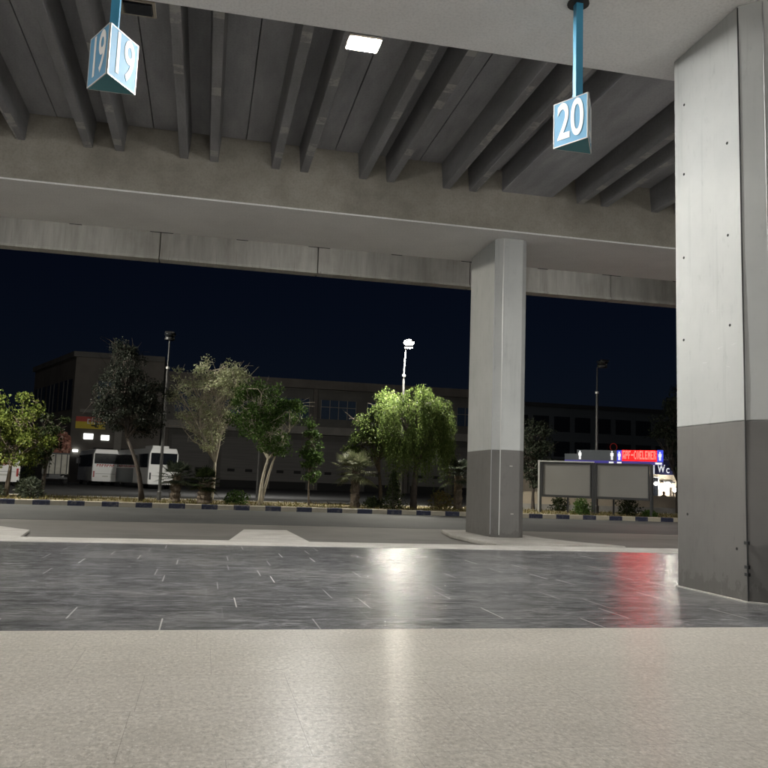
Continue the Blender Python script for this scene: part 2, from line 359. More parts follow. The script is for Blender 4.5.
# concrete noses between the bays
mb = MB(); mb.prism([(.50,15.42),(2.05,15.46),(1.95,19.0),(.95,18.9)], -.06, .0); struct('bay_island', mb, M['pale_concrete'], bevel=.02)
mb = MB(); mb.prism([(-4.9,15.25),(-3.05,15.33),(-3.25,17.3),(-4.3,18.6)], -.06, .0); struct('bay_island', mb, M['pale_concrete'], bevel=.02)
mb = MB(); mb.prism([(5.72,15.52),(5.62,18.2),(5.95,20.1),(7.5,20.1),(7.65,17.6),(8.0,16.6),(8.6,15.62)], -.06, .035); struct('bay_island', mb, M['island'], bevel=.03)
mb = MB(); mb.box(-120,120,31.42,31.68,-.28,.12); struct('kerb', mb, M['kerb'], bevel=.02)
mb = MB(); mb.box(-120,120,31.68,38.6,-.28,.085); struct('verge', mb, M['soil'])
mb = MB(); mb.box(-120,120,38.6,38.75,-.28,.11); struct('kerb', mb, M['pale_concrete'])
mb = MB(); mb.box(-120,120,38.75,140,-.28,-.02); struct('parking_lot', mb, M['lot'])
# dry grass on the verge
rng = np.random.default_rng(3)
mb = MB()
for i in range(9000):
    gx = rng.uniform(-11,24); gy = 31.8 + 6.6*rng.random()**1.3
    if rng.random() > .5 + .5*math.sin(gx*1.7+gy)*math.sin(gx*.6): continue
    h = rng.uniform(.05,.17); a = rng.uniform(0,PI); w = .02; lx, ly = rng.normal(0,.05,2)
    mb.add([(gx-w*math.cos(a),gy-w*math.sin(a),.08),(gx+w*math.cos(a),gy+w*math.sin(a),.08),(gx+lx,gy+ly,.08+h)],[(0,1,2)])
tag(mb.build('grass', M['grass']), 'short dry grass growing on the verge behind the striped kerb', 'grass', kind='stuff')

# ------------------------------------------------------------------ overpass: beams, ceiling panels, parapet, columns
ZS = 6.93
def cross_beam(name, label, y0, y1, x0=-26, x1=34):
    t = thing(name, label, 'beam', ((x0+x1)/2, (y0+y1)/2, ZS))
    hx, hy = (x1-x0)/2, (y1-y0)/2
    MB().box(-hx,hx,-hy,hy,0,.035).build('painted_soffit', M['soffit'], t)
    MB().box(-hx,hx,-hy,hy,.035,1.55).build('beam_body', M['beam_face'], t)
    return t
cross_beam('concrete_beam', 'pale painted underside of the near cross beam carrying the hanging bay signs', 7.17, 9.84)
cross_beam('concrete_beam', 'far cross beam with brown concrete face resting on the slim far column', 17.06, 19.73)
cross_beam('concrete_beam', 'rear cross beam over the waiting area behind the viewer', -5, -2.4)
# precast double-rib ceiling panels
ZT, ZB = 8.36, 7.78
def panel_between(y0, y1, cx):
    ln = y1-y0
    t = thing('ceiling_panel', '', 'ceiling panel', (cx, y0, ZB))
    MB().box(-.95,.95,0,ln,ZT-ZB,ZT-ZB+.14).build('flange', M['deck'], t)
    for sx in (-.31,.31):
        MB().extrude_y([(sx-.085,0),(sx+.085,0),(sx+.13,ZT-ZB-.002),(sx-.13,ZT-ZB-.002)], 0, ln).build('rib', M['stem'], t, bevel=.012)
    t['group'] = 'ribbed ceiling panels of the overpass'
    return t
base = panel_between(9.45, 17.45, -2.41)
base['label'] = 'dark ribbed ceiling panel passing behind hanging sign 19'
pl = [(-6.25,'ribbed ceiling panel beyond the darkest upper left corner'),
      (-4.33,'leftmost ribbed ceiling panel in the dark upper left corner'),
      (-.49,'ribbed ceiling panel just right of sign 19, above the unlit floodlight'),
      (1.43,'ribbed ceiling panel just left of the glowing floodlight'),
      (3.35,'ribbed ceiling panel just right of the glowing floodlight'),
      (5.27,'ribbed ceiling panel meeting the smooth slab left of sign 20'),
      (8.52,'ribbed ceiling panel right of sign 20 beside the smooth slab'),
      (10.44,'rightmost ribbed ceiling panel disappearing behind the big near column'),
      (12.36,'ribbed ceiling panel hidden beyond the big near column')]
for cx, lb in pl: dup(base, (cx, 9.45, ZB), 0, lb)
tag(MB().box(6.28,7.52,9.45,17.45,7.86,ZT+.14).build('ceiling_slab', M['deck'], bevel=.015), 'smooth flat ceiling slab without ribs passing behind sign 20', 'ceiling slab')
# deck topping above everything (closes the roof) 
tag(MB().box(-26,34,-8,23.6,8.52,8.95).build('deck_topping', M['deck']), 'thick concrete road deck lying over the ceiling panels and beams', 'road deck')
tag(MB().box(-26,34,-8,9.40,ZT-.3,8.515).build('ceiling_slab', M['deck']), 'plain concrete ceiling slab over the waiting area behind the near beam', 'ceiling slab')
tag(MB().box(-26,34,17.5,23.6,8.40,8.515).build('ceiling_slab', M['deck']), 'plain concrete ceiling slab between the far beam and the stained edge girder', 'ceiling slab')
# stained edge girder
t = thing('edge_girder', 'stained precast concrete edge girder with dark joints behind the far beam', 'girder', (0,23.8,7.3))
js = [-25.4,-20.6,-15.85,-11.1,-6.35,-1.62,2.97,7.76,12.55,17.3,22,26.8,31.5]
for a, b in zip(js[:-1], js[1:]):
    p = MB().box(a+.012,b-.012,0,.35,.07,2.1).build('girder_panel', M['girder'], t, bevel=.012)
    MB().box(a+.012,b-.012,-.07,.35,0,.068).build('bottom_lip', M['girder'], p, bevel=.01)
    MB().box(a+(b-a)*.47,a+(b-a)*.47+.34,-.012,.02,.80,.93).build('drain_slot', M['dark'], p)
for q in js[1:-1]:
    MB().box(q-.3,q+.35,-.014,.02,.80,.93).build('drip_stain', M['dark'], t)

def column(name, label, x0, x1, y0, y1, c, ztop=ZS-.004):
    t = thing(name, label, 'column', ((x0+x1)/2,(y0+y1)/2,0), group='overpass columns')
    hx, hy = (x1-x0)/2, (y1-y0)/2
    oct_ = [(-hx,-hy+c),(-hx+c,-hy),(hx-c,-hy),(hx,-hy+c),(hx,hy-c),(hx-c,hy),(-hx+c,hy),(-hx,hy-c)]
    MB().prism(oct_, 0, 1.985).build('grey_base', M['col_grey'], t, bevel=.012)
    MB().prism([(x_*.9985,y_*.9985) for x_,y_ in oct_], 1.985, ztop).build('white_shaft', M['col_white'], t, bevel=.012)
    return t, hx, hy
near, hx, hy = column('concrete_column', 'big near concrete column with grey painted base at the right edge', 5.865, 6.78, 7.82, 9.57, .20)
for (yy,zz) in ((8.26,5.32),(9.16,5.27),(9.14,6.21),(8.27,4.19),(9.18,4.16),(8.26,3.11),(9.20,3.09),(8.20,.56),(9.15,.9)):
    MB().tube([(-hx-.004,yy-8.695,zz),(-hx+.03,yy-8.695,zz)], .017, 10).build('tie_hole', M['dark'], near)
MB().tube([(-hx-.002,-hy+.195,.0),(-hx-.002,-hy+.2,1.2),(-hx-.004,-hy+.19,2.4),(-hx-.002,-hy+.2,4),(-hx-.002,-hy+.2,6.9)], .008, 6).build('corner_cable', M['dark_metal'], near)
MB().box(-hx+.185,-hx+.197,-hy-.004,-hy+.01,0,6.9).build('corner_strip', M['grey_metal'], near)
for zz in (.28,.36,.62):
    MB().box(-hx-.02,-hx+.01,-hy+.17,-hy+.23,zz,zz+.035).build('cable_clip', M['dark_metal'], near)
MB().prism([(-hx-.03,-hy+.19),(-hx+.19,-hy-.03),(hx-.19,-hy-.03),(hx+.03,-hy+.19),(hx+.03,hy-.19),(hx-.19,hy+.03),(-hx+.19,hy+.03),(-hx-.03,hy-.19)], -.005, .012).build('mortar_fillet', M['pale_concrete'], near)
far, hx, hy = column('concrete_column', 'slim far concrete column with grey painted base on a raised bay island', 6.36, 7.14, 17.50, 19.55, .15)
MB().tube([(-hx+.155,-hy-.006,.09),(-hx+.155,-hy-.006,6.9)], .012, 6).build('corner_cable', M['pale_metal'], far)
MB().tube([(-hx-.0,-hy+.15,.09),(-hx-.0,-hy+.15,6.9)], .008, 6).build('corner_cable', M['grey_metal'], far)
for xx,zz in ((.03,1.62),(.07,.55)):
    MB().box(xx-.035,xx+.035,-hy-.006,-hy+.02,zz,zz+.02).build('paint_chip', M['pale_concrete'], far)

# ------------------------------------------------------------------ hanging bay signs
def bay_sign(num, label, cx, cy):
    t = thing('bay_sign', label, 'hanging sign', (cx,cy,5.13), group='hanging bay number signs')
    s, h = .475, .545; r = s/math.sqrt(3)
    V = [(0,-r),(s/2,r/2),(-s/2,r/2)]
    MB().prism(V, 0, h).build('sign_box', M['sign_teal'], t, bevel=.004)
    for (a,b,nm) in ((V[0],V[1],'right'),(V[2],V[0],'left'),(V[1],V[2],'back')):
        A, B = Vector((*a,0)), Vector((*b,0)); ctr = (A+B)/2; nrm = Vector((ctr.x,ctr.y,0)).normalized(); e = (B-A).normalized()
        ang = math.atan2(e.y, e.x)
        Mx = Matrix.Translation(ctr + nrm*.003) @ Matrix.Rotation(ang,4,'Z')
        fp = MB().box(-s/2+.008,s/2-.008,-.003,.003,.012,h-.006, Mx).build('number_plate', M['sign_blue'], t)
        rim = MB()
        for bx in ((-s/2+.002,-s/2+.012,.0,h),(s/2-.012,s/2-.002,.0,h),(-s/2+.012,s/2-.012,h-.010,h),(-s/2+.012,s/2-.012,0,.010)):
            rim.box(bx[0],bx[1],-.006,.005,bx[2],bx[3], Mx)
        rim.build('plate_rim', M['pale_metal'], fp)
        text_mesh(num, .62, M['sign_white'], fp, 'numeral', ctr + nrm*.009 + Vector((0,0,h*.5)), (PI/2,0,ang), .001, .60, bold=.009)
    MB().box(-.045,.045,-.045,.045,h,ZS-5.13-.02).build('pole', M['sign_pole'], t, bevel=.006)
    MB().prism([(.13*math.cos(a*PI/8),.13*math.sin(a*PI/8)) for a in range(16)], ZS-5.13-.022, ZS-5.13-.001).build('ceiling_plate', M['dark_metal'], t)
    return t
bay_sign('20', 'blue three-sided hanging bay sign numbered 20', 4.04, 8.475)
bay_sign('19', 'blue three-sided hanging bay sign numbered 19', -1.19, 8.475)

# ------------------------------------------------------------------ floodlights
def floodlight(label, loc, lens, rz=0, ztop=.62):
    t = thing('floodlight', label, 'floodlight', loc, rz, 'ceiling floodlights')
    hs = MB().box(-.21,.21,-.17,.17,.012,.09).build('housing', M['dark_metal'], t, bevel=.01)
    rim = MB()
    for b in ((-.22,.22,-.18,-.145),(-.22,.22,.145,.18),(-.22,-.185,-.145,.145),(.185,.22,-.145,.145)): rim.box(*b, -.012, .011)
    rim.build('frame', M['frame_tan'], t)
    MB().box(-.175,.175,-.125,.125,-.035,.010).build('lens', lens, t, bevel=.012)
    br = MB(); br.box(-.02,.02,-.02,.02,.09,ztop); br.box(-.2,.2,-.03,.03,ztop,ztop+.012); br.build('bracket', M['dark_metal'], t)
    return t
floodlight('glowing white ceiling floodlight beside the near beam', (1.76,10.24,7.02), M['flood'], ztop=.745)
floodlight('unlit tan framed ceiling floodlight right above sign 19', (-1.17,10.22,7.04), M['glass_dark'], ztop=.725)
floodlight('added lit ceiling floodlight past the right edge along the near beam', (12.4,10.2,7.02), M['flood'], ztop=.745)  # unseen flood added to brighten the far column
for q_, lb_ in ((-4.2,'leftmost added floodlight behind the far beam'),(2.6,'added floodlight behind the far beam left of the slim column'),(10.6,'added floodlight behind the far beam right of the slim column')):
    floodlight(lb_, (q_,20.12,7.34), M['flood_bay_fill'], ztop=.36).rotation_euler.x = math.radians(70)  # unseen floods added to brighten the edge girder
# the terminal behind the viewer: its front wall and three wall lamps added as fill light
tw = thing('terminal_wall','plain pale wall of the bus terminal behind the viewer','wall',(2,-7.4,0))
MB().box(-26,30,-.3,0,0,7.6).build('wall', M['soffit'], tw); MB().box(-26,30,.0,.05,0,.3).build('skirting', M['dark_metal'], tw)
for q_, lb_ in ((-7,'added wall lamp on the terminal wall behind the viewer, leftmost'),(1.5,'added wall lamp on the terminal wall behind the viewer, middle one'),(10,'added wall lamp on the terminal wall behind the viewer, rightmost')):
    wl_ = thing('fill_wall_lamp', lb_, 'wall lamp', (q_,-7.39,3.6), group='added wall lamps of the terminal')
    MB().box(-.32,.32,.0,.14,-.16,.16).build('housing', M['dark_metal'], wl_, bevel=.01); MB().box(-.28,.28,.141,.165,-.13,.13).build('lens', M['fill_wall_lamp'], wl_)
floodlight('added lit ceiling floodlight far left along the near beam', (-8.6,10.2,7.02), M['flood'], ztop=.745)  # unseen flood added for more light from the left

# ------------------------------------------------------------------ street lamps
def street_lamp(label, loc, lens, h, rz=0, lean=.0, metal='dark_metal', bowl=None):
    t = thing('street_lamp', label, 'street lamp', loc, rz, 'street lamps along the verge')
    MB().tube([(0,0,0),(0,0,.35),(0,0,.4),(0,0,h*.8)], [.10,.10,.07,.055], 10).build('pole', M['pole_grey'], t)
    MB().tube([(0,0,h*.8),(lean,-.02,h-.25),(lean+.02,-.1,h-.05),(lean+.03,-.35,h)], [.04,.035,.032,.03], 8).build('arm', M[metal], t)
    MB().tube([(0,0,h*.8-.05),(0,0,h*.8+.05)], .085, 10).build('collar', M['pale_metal'], t)
    MB().box(-.16+lean,.22+lean,-.78,-.22,h-.02,h+.06).build('head', M['dark_metal'], t, bevel=.02)
    bowl = bowl or (M['bloom_bowl'] if lens is not M['glass_dark'] else lens)
    cx_ = lean+.03
    b = MB(); b.ball((cx_,-.5,h-.03), (.25,.28,.15), 14, 8); bw = b.build('bowl', bowl, t, smooth=True)  # glowing bowl stands in for the lamp's bloom
    MB().prism([(cx_+.2*math.cos(a*PI/10), -.5+.2*math.sin(a*PI/10)) for a in range(20)], h-.215, h-.19).build('lens', lens, bw)
    rm = MB(); n_ = 20
    rm.add([(cx_+q*math.cos(a*2*PI/n_), -.5+q*math.sin(a*2*PI/n_), zz) for q,zz in ((.205,h-.18),(.205,h-.279),(.215,h-.279),(.215,h-.18)) for a in range(n_)],
           [(j*n_+a, j*n_+(a+1)%n_, (j+1)*n_+(a+1)%n_, (j+1)*n_+a) for j in range(3) for a in range(n_)])
    rm.build('rim', M['dark_metal'], bw)  # rim added to cut the lens light at low angles
    return t
street_lamp('lit street lamp glowing above the bright weeping tree', (9.06,37.6,.08), M['street'], 7.75, lean=.05, metal='pole_grey')
street_lamp('unlit street lamp behind the dark bluish tree on the left', (-1.80,36.5,.08), M['glass_dark'], 7.15)
street_lamp('unlit tall street lamp at the middle of the blank billboard', (18.02,35.5,.08), M['glass_dark'], 7.1)
street_lamp('added lit street lamp on the verge past the left edge', (-11.0,32.0,.08), M['street_left_fill'], 8.35, bowl=M['street_left_fill'])  # unseen lamp added to brighten the trees on the left
street_lamp('added lit street lamp on the near roadside hidden by the big column', (17.3,25.3,-.05), M['street_right_fill'], 8.0, PI)  # hidden lamp added to brighten the billboard and right side

t = thing('floodlight', 'added dark pole floodlight behind the round tree, aimed at the parked buses', 'floodlight', (3.2,50,-.02), 0)  # hidden flood added to brighten the buses and facades
MB().tube([(0,0,0),(0,0,6.3)], [.07,.045], 8).build('pole', M['pole_grey'], t)
hd = MB().box(-.24,.24,-.12,.04,-.2,.2, Matrix.Translation((-.02,.1,6.35)) @ Matrix.Rotation(math.radians(16),4,'Z') @ Matrix.Rotation(math.radians(-15),4,'X')).build('housing', M['dark_metal'], t)
MB().box(-.2,.2,.042,.06,-.16,.16, Matrix.Translation((-.02,.1,6.35)) @ Matrix.Rotation(math.radians(16),4,'Z') @ Matrix.Rotation(math.radians(-15),4,'X')).build('lens', M['lot_fill_flood'], hd)

# ------------------------------------------------------------------ vegetation
def leaf(mb, p, size, rng, asp=.5, droop=None):
    u = rng.normal(0,1,3); u /= np.linalg.norm(u)
    if droop is not None: u = np.array([0,0,-1.])*droop + u*(1-droop); u /= np.linalg.norm(u)
    w = np.cross(u, rng.normal(0,1,3)); w /= np.linalg.norm(w)+1e-9
    L = size*rng.uniform(.6,1.3); a = L*asp*.5
    p = np.array(p)
    mb.add([p, p+u*L*.45+w*a, p+u*L, p+u*L*.45-w*a], [(0,1,2,3)])
def bend(p0, p1, n, rng, amp):
    p0, p1 = np.array(p0,float), np.array(p1,float); L = np.linalg.norm(p1-p0); out = []
    o1 = rng.normal(0,amp*L,3)
    for i in range(n+1):
        t = i/n; out.append(tuple(p0*(1-t)+p1*t + o1*math.sin(PI*t)))
    return out
def broad_tree(name, label, base, trunk_h, lean, crown, leafm, barkm, seed, nclump=26, per=95, lsize=.16, tr=.11, cs=.45, hang=0., bare=0., fork=1, group='trees on the verge'):
    """crown: list of ellipsoids (cx,cy,cz,rx,ry,rz) relative to base"""
    rng = np.random.default_rng(seed); t = thing(name, label, 'tree', base, 0, group)
    top = (lean[0], lean[1], trunk_h); tb = MB(); br = MB(); lf = MB()
    pts = bend((0,0,-.05), top, 5, rng, .03); tb.tube(pts, [tr*(1.25 if i==0 else 1-.09*i) for i in range(6)], 9)
    if fork > 1: tb.tube(bend((.05,0,.0),(lean[0]+.62,lean[1]+.1,trunk_h*1.55),5,rng,.04), [tr*.8*(1-.15*i) for i in range(6)], 8)
    hubs = []
    for (cx,cy,cz,rx,ry,rz) in crown:
        hub = bend(top, (cx,cy,cz), 3, rng, .08); br.tube(hub, [tr*.6,tr*.5,tr*.4,tr*.25], 7); hubs.append(hub)
    tot = sum(e[3]*e[4]*e[5] for e in crown)
    for (cx,cy,cz,rx,ry,rz), hub in zip(crown, hubs):
        n = max(5, int(nclump*(rx*ry*rz)/tot))
        for i in range(n):
            d = rng.normal(0,1,3); d /= np.linalg.norm(d); q = rng.uniform(.35,1.)**.6
            c = np.array([cx,cy,cz]) + d*q*np.array([rx,ry,rz])
            s = hub[int(rng.integers(1,4))]
            br.tube(bend(s, c, 3, rng, .1), [tr*.28,tr*.2,tr*.14,.006], 5)
            for _ in range(2 + int(bare*9)):
                e = c + rng.normal(0,1,3)*np.array([.42,.42,.34])*(cs/.45)*(1+bare*.5); e[2] += .1*bare
                m0 = c*.5 + np.array(s)*.5 if rng.random() < .4 else c
                br.tube(bend(m0, e, 2, rng, .12), [.016+.008*bare,.011+.006*bare,.004], 4)
            k = int(per*rng.uniform(.55,1.35)); r = cs*rng.uniform(.65,1.25)
            for _ in range(k):
                g = rng.normal(0,1,3); g *= (rng.random()**.5)/np.linalg.norm(g)
                leaf(lf, c + g*r*np.array([1.1,1.1,.75]), lsize, rng, .55, hang if hang else None)
    tb.build('trunk', barkm, t, smooth=True); br.build('branches', barkm, t); lf.build('crown', leafm, t)
    return t
def weeping_tree(name, label, base, trunk_h, lean, crown, leafm, barkm, seed, strands, lsize=.14, tr=.14, group='trees on the verge', drop=(.7,2.1)):
    rng = np.random.default_rng(seed); t = thing(name, label, 'tree', base, 0, group)
    tb, br, lf = MB(), MB(), MB(); top = (lean[0],lean[1],trunk_h)
    tb.tube(bend((0,0,-.05), top, 5, rng, .05), [tr*1.3,tr*1.05,tr,tr*.9,tr*.85,tr*.8], 9)
    tot = sum(e[3]*e[4] for e in crown)
    for (cx,cy,cz,rx,ry,rz) in crown:
        hub = bend(top,(cx,cy,cz),3,rng,.06); br.tube(hub,[tr*.6,tr*.45,tr*.3,tr*.2],7)
        for i in range(max(3, int(strands*rx*ry/tot/13))):
            th = rng.uniform(0,2*PI); ph = math.acos(rng.uniform(-.1,1.)); q = rng.uniform(.6,1.08)
            cc = np.array([cx+rx*q*math.sin(ph)*math.cos(th), cy+ry*q*math.sin(ph)*math.sin(th), cz+rz*q*math.cos(ph)])
            br.tube(bend(hub[int(rng.integers(1,4))], cc, 3, rng, .12), [.035,.026,.017,.006], 5)
            Lc = rng.uniform(*drop)*(.35+.65*math.sin(ph)); sd = rng.uniform(.09,.2)
            for _ in range(int(rng.integers(7,19))):
                c = cc + rng.normal(0,1,3)*np.array([sd,sd,sd*.7])
                L = max(.25, min(Lc*rng.uniform(.55,1.25), c[2]-.6))
                out = np.array([math.cos(th),math.sin(th),0])*.28 + rng.normal(0,.08,3)
                n = int(6+L*15)
                for j in range(n):
                    s = j/n; p = c + out*math.sin(s*1.5)*.6 + np.array([0,0,.10*math.sin(s*3)-L*s]) + rng.normal(0,.035,3)
                    leaf(lf, p, lsize*rng.uniform(.7,1.35), rng, .30, .55)
    tb.build('trunk', barkm, t, smooth=True); br.build('branches', barkm, t); lf.build('crown', leafm, t)
    return t
def fan_palm(name, label, base, h, R, leafm, seed, nf=34, tr=.16, group='fan palms on the verge', up=.55):
    rng = np.random.default_rng(seed); t = thing(name, label, 'palm', base, 0, group)
    tb = MB(); n = 9
    tb.tube([(0,0,-.05+h*i/n) for i in range(n+1)], [tr*(1.15 if i%2 else .95)*(1.25-.35*i/n) for i in range(n+1)], 10)
    for i in range(70):
        a = rng.uniform(0,2*PI); zz = rng.uniform(.05,h); q = tr*1.05
        p = np.array([q*math.cos(a),q*math.sin(a),zz]); o = np.array([math.cos(a)*.13,math.sin(a)*.13,.16]); w = np.array([-math.sin(a),math.cos(a),0])*.05
        tb.add([p-w,p+w,p+o],[(0,1,2)])
    tb.build('trunk', M['bark'], t)
    for i in range(nf):
        a = i*2.399 + rng.uniform(-.2,.2); el = -.55 + 1.85*(i/nf)**.9 + rng.uniform(-.15,.15)
        d = np.array([math.cos(a)*math.cos(el), math.sin(a)*math.cos(el), math.sin(el)]); side = np.array([-math.sin(a),math.cos(a),0]); upv = np.cross(d, side)*-1
        L = R*rng.uniform(.85,1.08); pet = L*.48; o = np.array([0,0,h-.05]); fm = MB()
        fm.tube([o, o+d*pet*.6+upv*.02, o+d*pet], [.014,.011,.009], 4)
        c = o+d*pet
        for k in range(15):
            b = (k-7)/7*1.45; ld = d*math.cos(b)+side*math.sin(b); ll = (L-pet)*(1-.25*abs(b)/1.45)
            tip = c+ld*ll - np.array([0,0,.10*ll*(1+abs(b))]); w = np.cross(ld, upv)*.026
            md = c+ld*ll*.55
            fm.add([c-w*.2,c+w*.2,md+w,tip,md-w],[(0,1,2,3,4)])
        fm.build('frond', leafm, t)
    return t
def shrub(name, label, base, r, hh, leafm, seed, n=900, lsize=.11, group='shrubs on the verge', cone=False):
    rng = np.random.default_rng(seed); t = thing(name, label, 'shrub', base, 0, group); lf, st = MB(), MB()
    for i in range(9):
        a = rng.uniform(0,2*PI); q = rng.uniform(.1,.7)
        st.tube(bend((rng.normal(0,.03),rng.normal(0,.03),-.03),(r*q*math.cos(a),r*q*math.sin(a),hh*rng.uniform(.5,.9)),3,rng,.08),[.018,.014,.01,.004],5)
    for i in range(n):
        z = rng.random(); prof = (1-z)**.8 if cone else math.sqrt(max(.02,1-(z*1.05-.35)**2/.55))
        a = rng.uniform(0,2*PI); q = math.sqrt(rng.random())*prof*r*(1+.25*math.sin(3*a+z*7+seed))
        leaf(lf,(q*math.cos(a),q*math.sin(a),.02+z*hh*(1+.12*math.sin(5*a+seed))),lsize,rng,.5)
    st.build('stem', M['bark_dark'], t); lf.build('foliage', leafm, t); return t
G = .085
broad_tree('leafy_tree','bushy tree with bright yellow-green top at the left edge',(-7.6,35,G),1.3,(.1,0),
    [(-.55,0,2.5,1.0,.9,1.0),(.35,.1,3.1,.9,.9,1.0),(-.9,.1,3.4,.6,.8,.6),(.9,-.1,2.3,.7,.8,.7),(.0,.1,1.9,1.2,.8,.7)], M['leaf_bright'], M['bark'], 11, 54, 150, .13, cs=.42)
broad_tree('leafy_tree','dark drooping tree beside the loaded cargo truck',(-6.85,38.2,G),1.2,(.1,0),
    [(0,0,2.3,.65,.7,.8),(.35,0,3.0,.5,.6,.6),(-.2,0,1.5,.6,.6,.6)], M['leaf_dark'], M['bark_dark'], 12, 26, 110, .15, cs=.36, hang=.35)
broad_tree('pine_tree','tall dusky grey-green tree with leaning trunk in front of the buses',(-2.36,34.5,G),2.5,(-.75,0),
    [(-.75,0,3.4,1.35,1.0,.75),(-1.0,0,4.6,1.15,1.0,.8),(-1.1,0,5.6,.75,.7,.7),(-1.1,0,6.3,.40,.45,.55),(.15,0,4.1,.75,.8,.7),(-1.7,0,3.9,.7,.7,.5)], M['leaf_grey_dimmed'], M['bark_dark'], 13, 120, 190, .09, .11, cs=.36, hang=.4)
broad_tree('sparse_tree','sparse tree with pale bare branches and lamp light painted into its leaves',(.35,35.5,G),1.7,(.1,0),
    [(-.1,0,4.6,1.1,1.0,.9),(.1,0,5.7,1.0,1.0,.75),(-.6,0,3.6,.9,.8,.7),(-1.1,0,5.1,.85,.7,.6),(-1.5,0,4.5,.5,.5,.35),(.75,0,5.0,.85,.8,.9),(.3,0,3.2,.8,.8,.7),(-.4,0,2.5,.7,.7,.5)], M['leaf_lit_pale'], M['bark_pale'], 14, 110, 82, .10, .10, cs=.32, bare=.2)
broad_tree('leafy_tree','round green tree with two pale trunks left of the slim columnar tree',(2.35,34.5,G),1.9,(.25,0),
    [(-.25,0,4.2,1.05,.95,.95),(1.05,0,3.9,.75,.8,.55),(.0,0,3.1,1.0,.9,.7),(-.7,0,3.5,.7,.7,.7),(.5,0,2.5,.5,.5,.45)], M['leaf_green'], M['bark_pale'], 15, 70, 180, .115, .085, cs=.38, fork=2)
broad_tree('columnar_tree','slim columnar young tree between the round tree and the fan palm',(4.4,34.5,G),1.3,(-.03,0),
    [(-.03,0,2.0,.5,.5,.45),(-.05,0,2.7,.38,.38,.5),(-.07,0,3.3,.22,.22,.4),(.1,0,1.4,.22,.22,.5)], M['leaf_green'], M['bark'], 16, 36, 80, .12, .045, cs=.24)
broad_tree('leafy_tree','dim feathery tree on the left side of the bright weeping tree',(8.2,38,G),1.6,(-.1,0),
    [(-.4,0,3.6,1.15,.9,1.0),(.2,0,4.6,1.0,.8,.8),(-.95,0,2.8,.9,.8,.9),(.45,0,2.9,.8,.8,.8)], M['leaf_willow'], M['bark_dark'], 17, 84, 160, .105, cs=.40, hang=.45)
weeping_tree('weeping_tree','bright weeping tree directly under the lit street lamp',(9.15,35.4,G),1.9,(.1,0),
    [(.2,0,4.5,.95,1.0,1.0),(-.6,.1,3.9,.8,1.0,1.0),(1.05,0,3.9,.75,1.0,1.0),(.5,-.5,3.1,.9,.8,.9),(-.4,-.2,2.7,.75,.9,.9),(1.2,.2,2.9,.6,.8,.8)], M['leaf_willow'], M['bark_dark'], 18, 1700, lsize=.115, drop=(.5,1.9))
broad_tree('leafy_tree','dusky tree just right of the slim far column',(16.75,40,G-.1),1.2,(0,0),
    [(.0,0,3.7,.75,.8,1.2),(.3,0,2.6,.8,.8,.9),(-.4,0,2.9,.8,.8,1.2),(.1,0,1.5,.7,.7,.6)], M['leaf_grey'], M['bark_dark'], 19, 48, 110, .14, cs=.4, hang=.4)
broad_tree('leafy_tree','dark tree partly hidden behind the big near column',(26.0,41.5,G-.1),1.8,(0,0),
    [(.2,0,5.6,1.3,1.2,1.6),(-.7,0,4.3,1.1,1.0,1.0),(.7,0,4.0,1.2,1.1,1.2),(-.1,0,3.2,.9,.9,.8),(.2,0,6.7,.8,.8,.8)], M['leaf_grey'], M['bark_dark'], 20, 70, 110, .16, cs=.48, hang=.35)
fan_palm('fan_palm','pale fan palm left of the bright weeping tree',(6.35,34.5,G),1.55,1.25,M['leaf_palm'],21, 36)
fan_palm('fan_palm','dim fan palm with stout trunk below the white bus',(-1.05,34,G),1.05,.95,M['leaf_grey'],22, 26, .17)
fan_palm('fan_palm','dark fan palm with thick trunk under the sparse pale tree',(.08,33.6,G),.85,.85,M['leaf_dark'],23, 26, .24)
fan_palm('fan_palm','dark fan palm against the left side of the slim far column',(11.4,36,G),1.55,1.05,M['leaf_grey'],24, 26)
shrub('shrub','dark pointed shrub at the foot of the weeping tree',(7.80,33.5,G),.55,1.45,M['leaf_dark'],31,1400,cone=True)
for (nm,lb,px,py,r,h,m,sd) in (
    ('shrub','low dark shrub at the left end of the verge',-7.9,34.2,.45,.5,'leaf_grey',32),
    ('shrub','grey spiky shrub in front of the cargo truck',-6.45,33.8,.5,.75,'leaf_grey',33),
    ('shrub','tall thin weed beside the truck wheels',-6.9,35.2,.35,1.25,'leaf_dark',34),
    ('shrub','rounded green shrub between the two pale trunks',1.35,33.6,.5,.5,'leaf_green',35),
    ('shrub','small clipped shrub under the left end of the billboard',17.1,37.6,.45,.62,'leaf_dark',36),
    ('shrub','green shrub under the middle post of the billboard',16.0,32.9,.38,.62,'leaf_green',37),
    ('shrub','dark flat topped shrub under the right billboard panel',18.75,33.9,.50,.78,'leaf_dark',38),
    ('shrub','tiny green tuft beside the flat topped shrub',19.4,33.2,.3,.22,'leaf_green',39),
    ('shrub','brown dried shrub between the weeping tree and the far column',10.3,35.0,.55,.7,'grass',40),
    ('shrub','low dark shrub right of the fan palm trunk',7.05,34.0,.4,.4,'leaf_dark',41),
    ('shrub','small low shrub left of the billboard post',14.2,36.6,.5,.3,'leaf_green',42)):
    shrub(nm, lb, (px,py,G), r, h, M[m], sd, int(650+500*r*h))

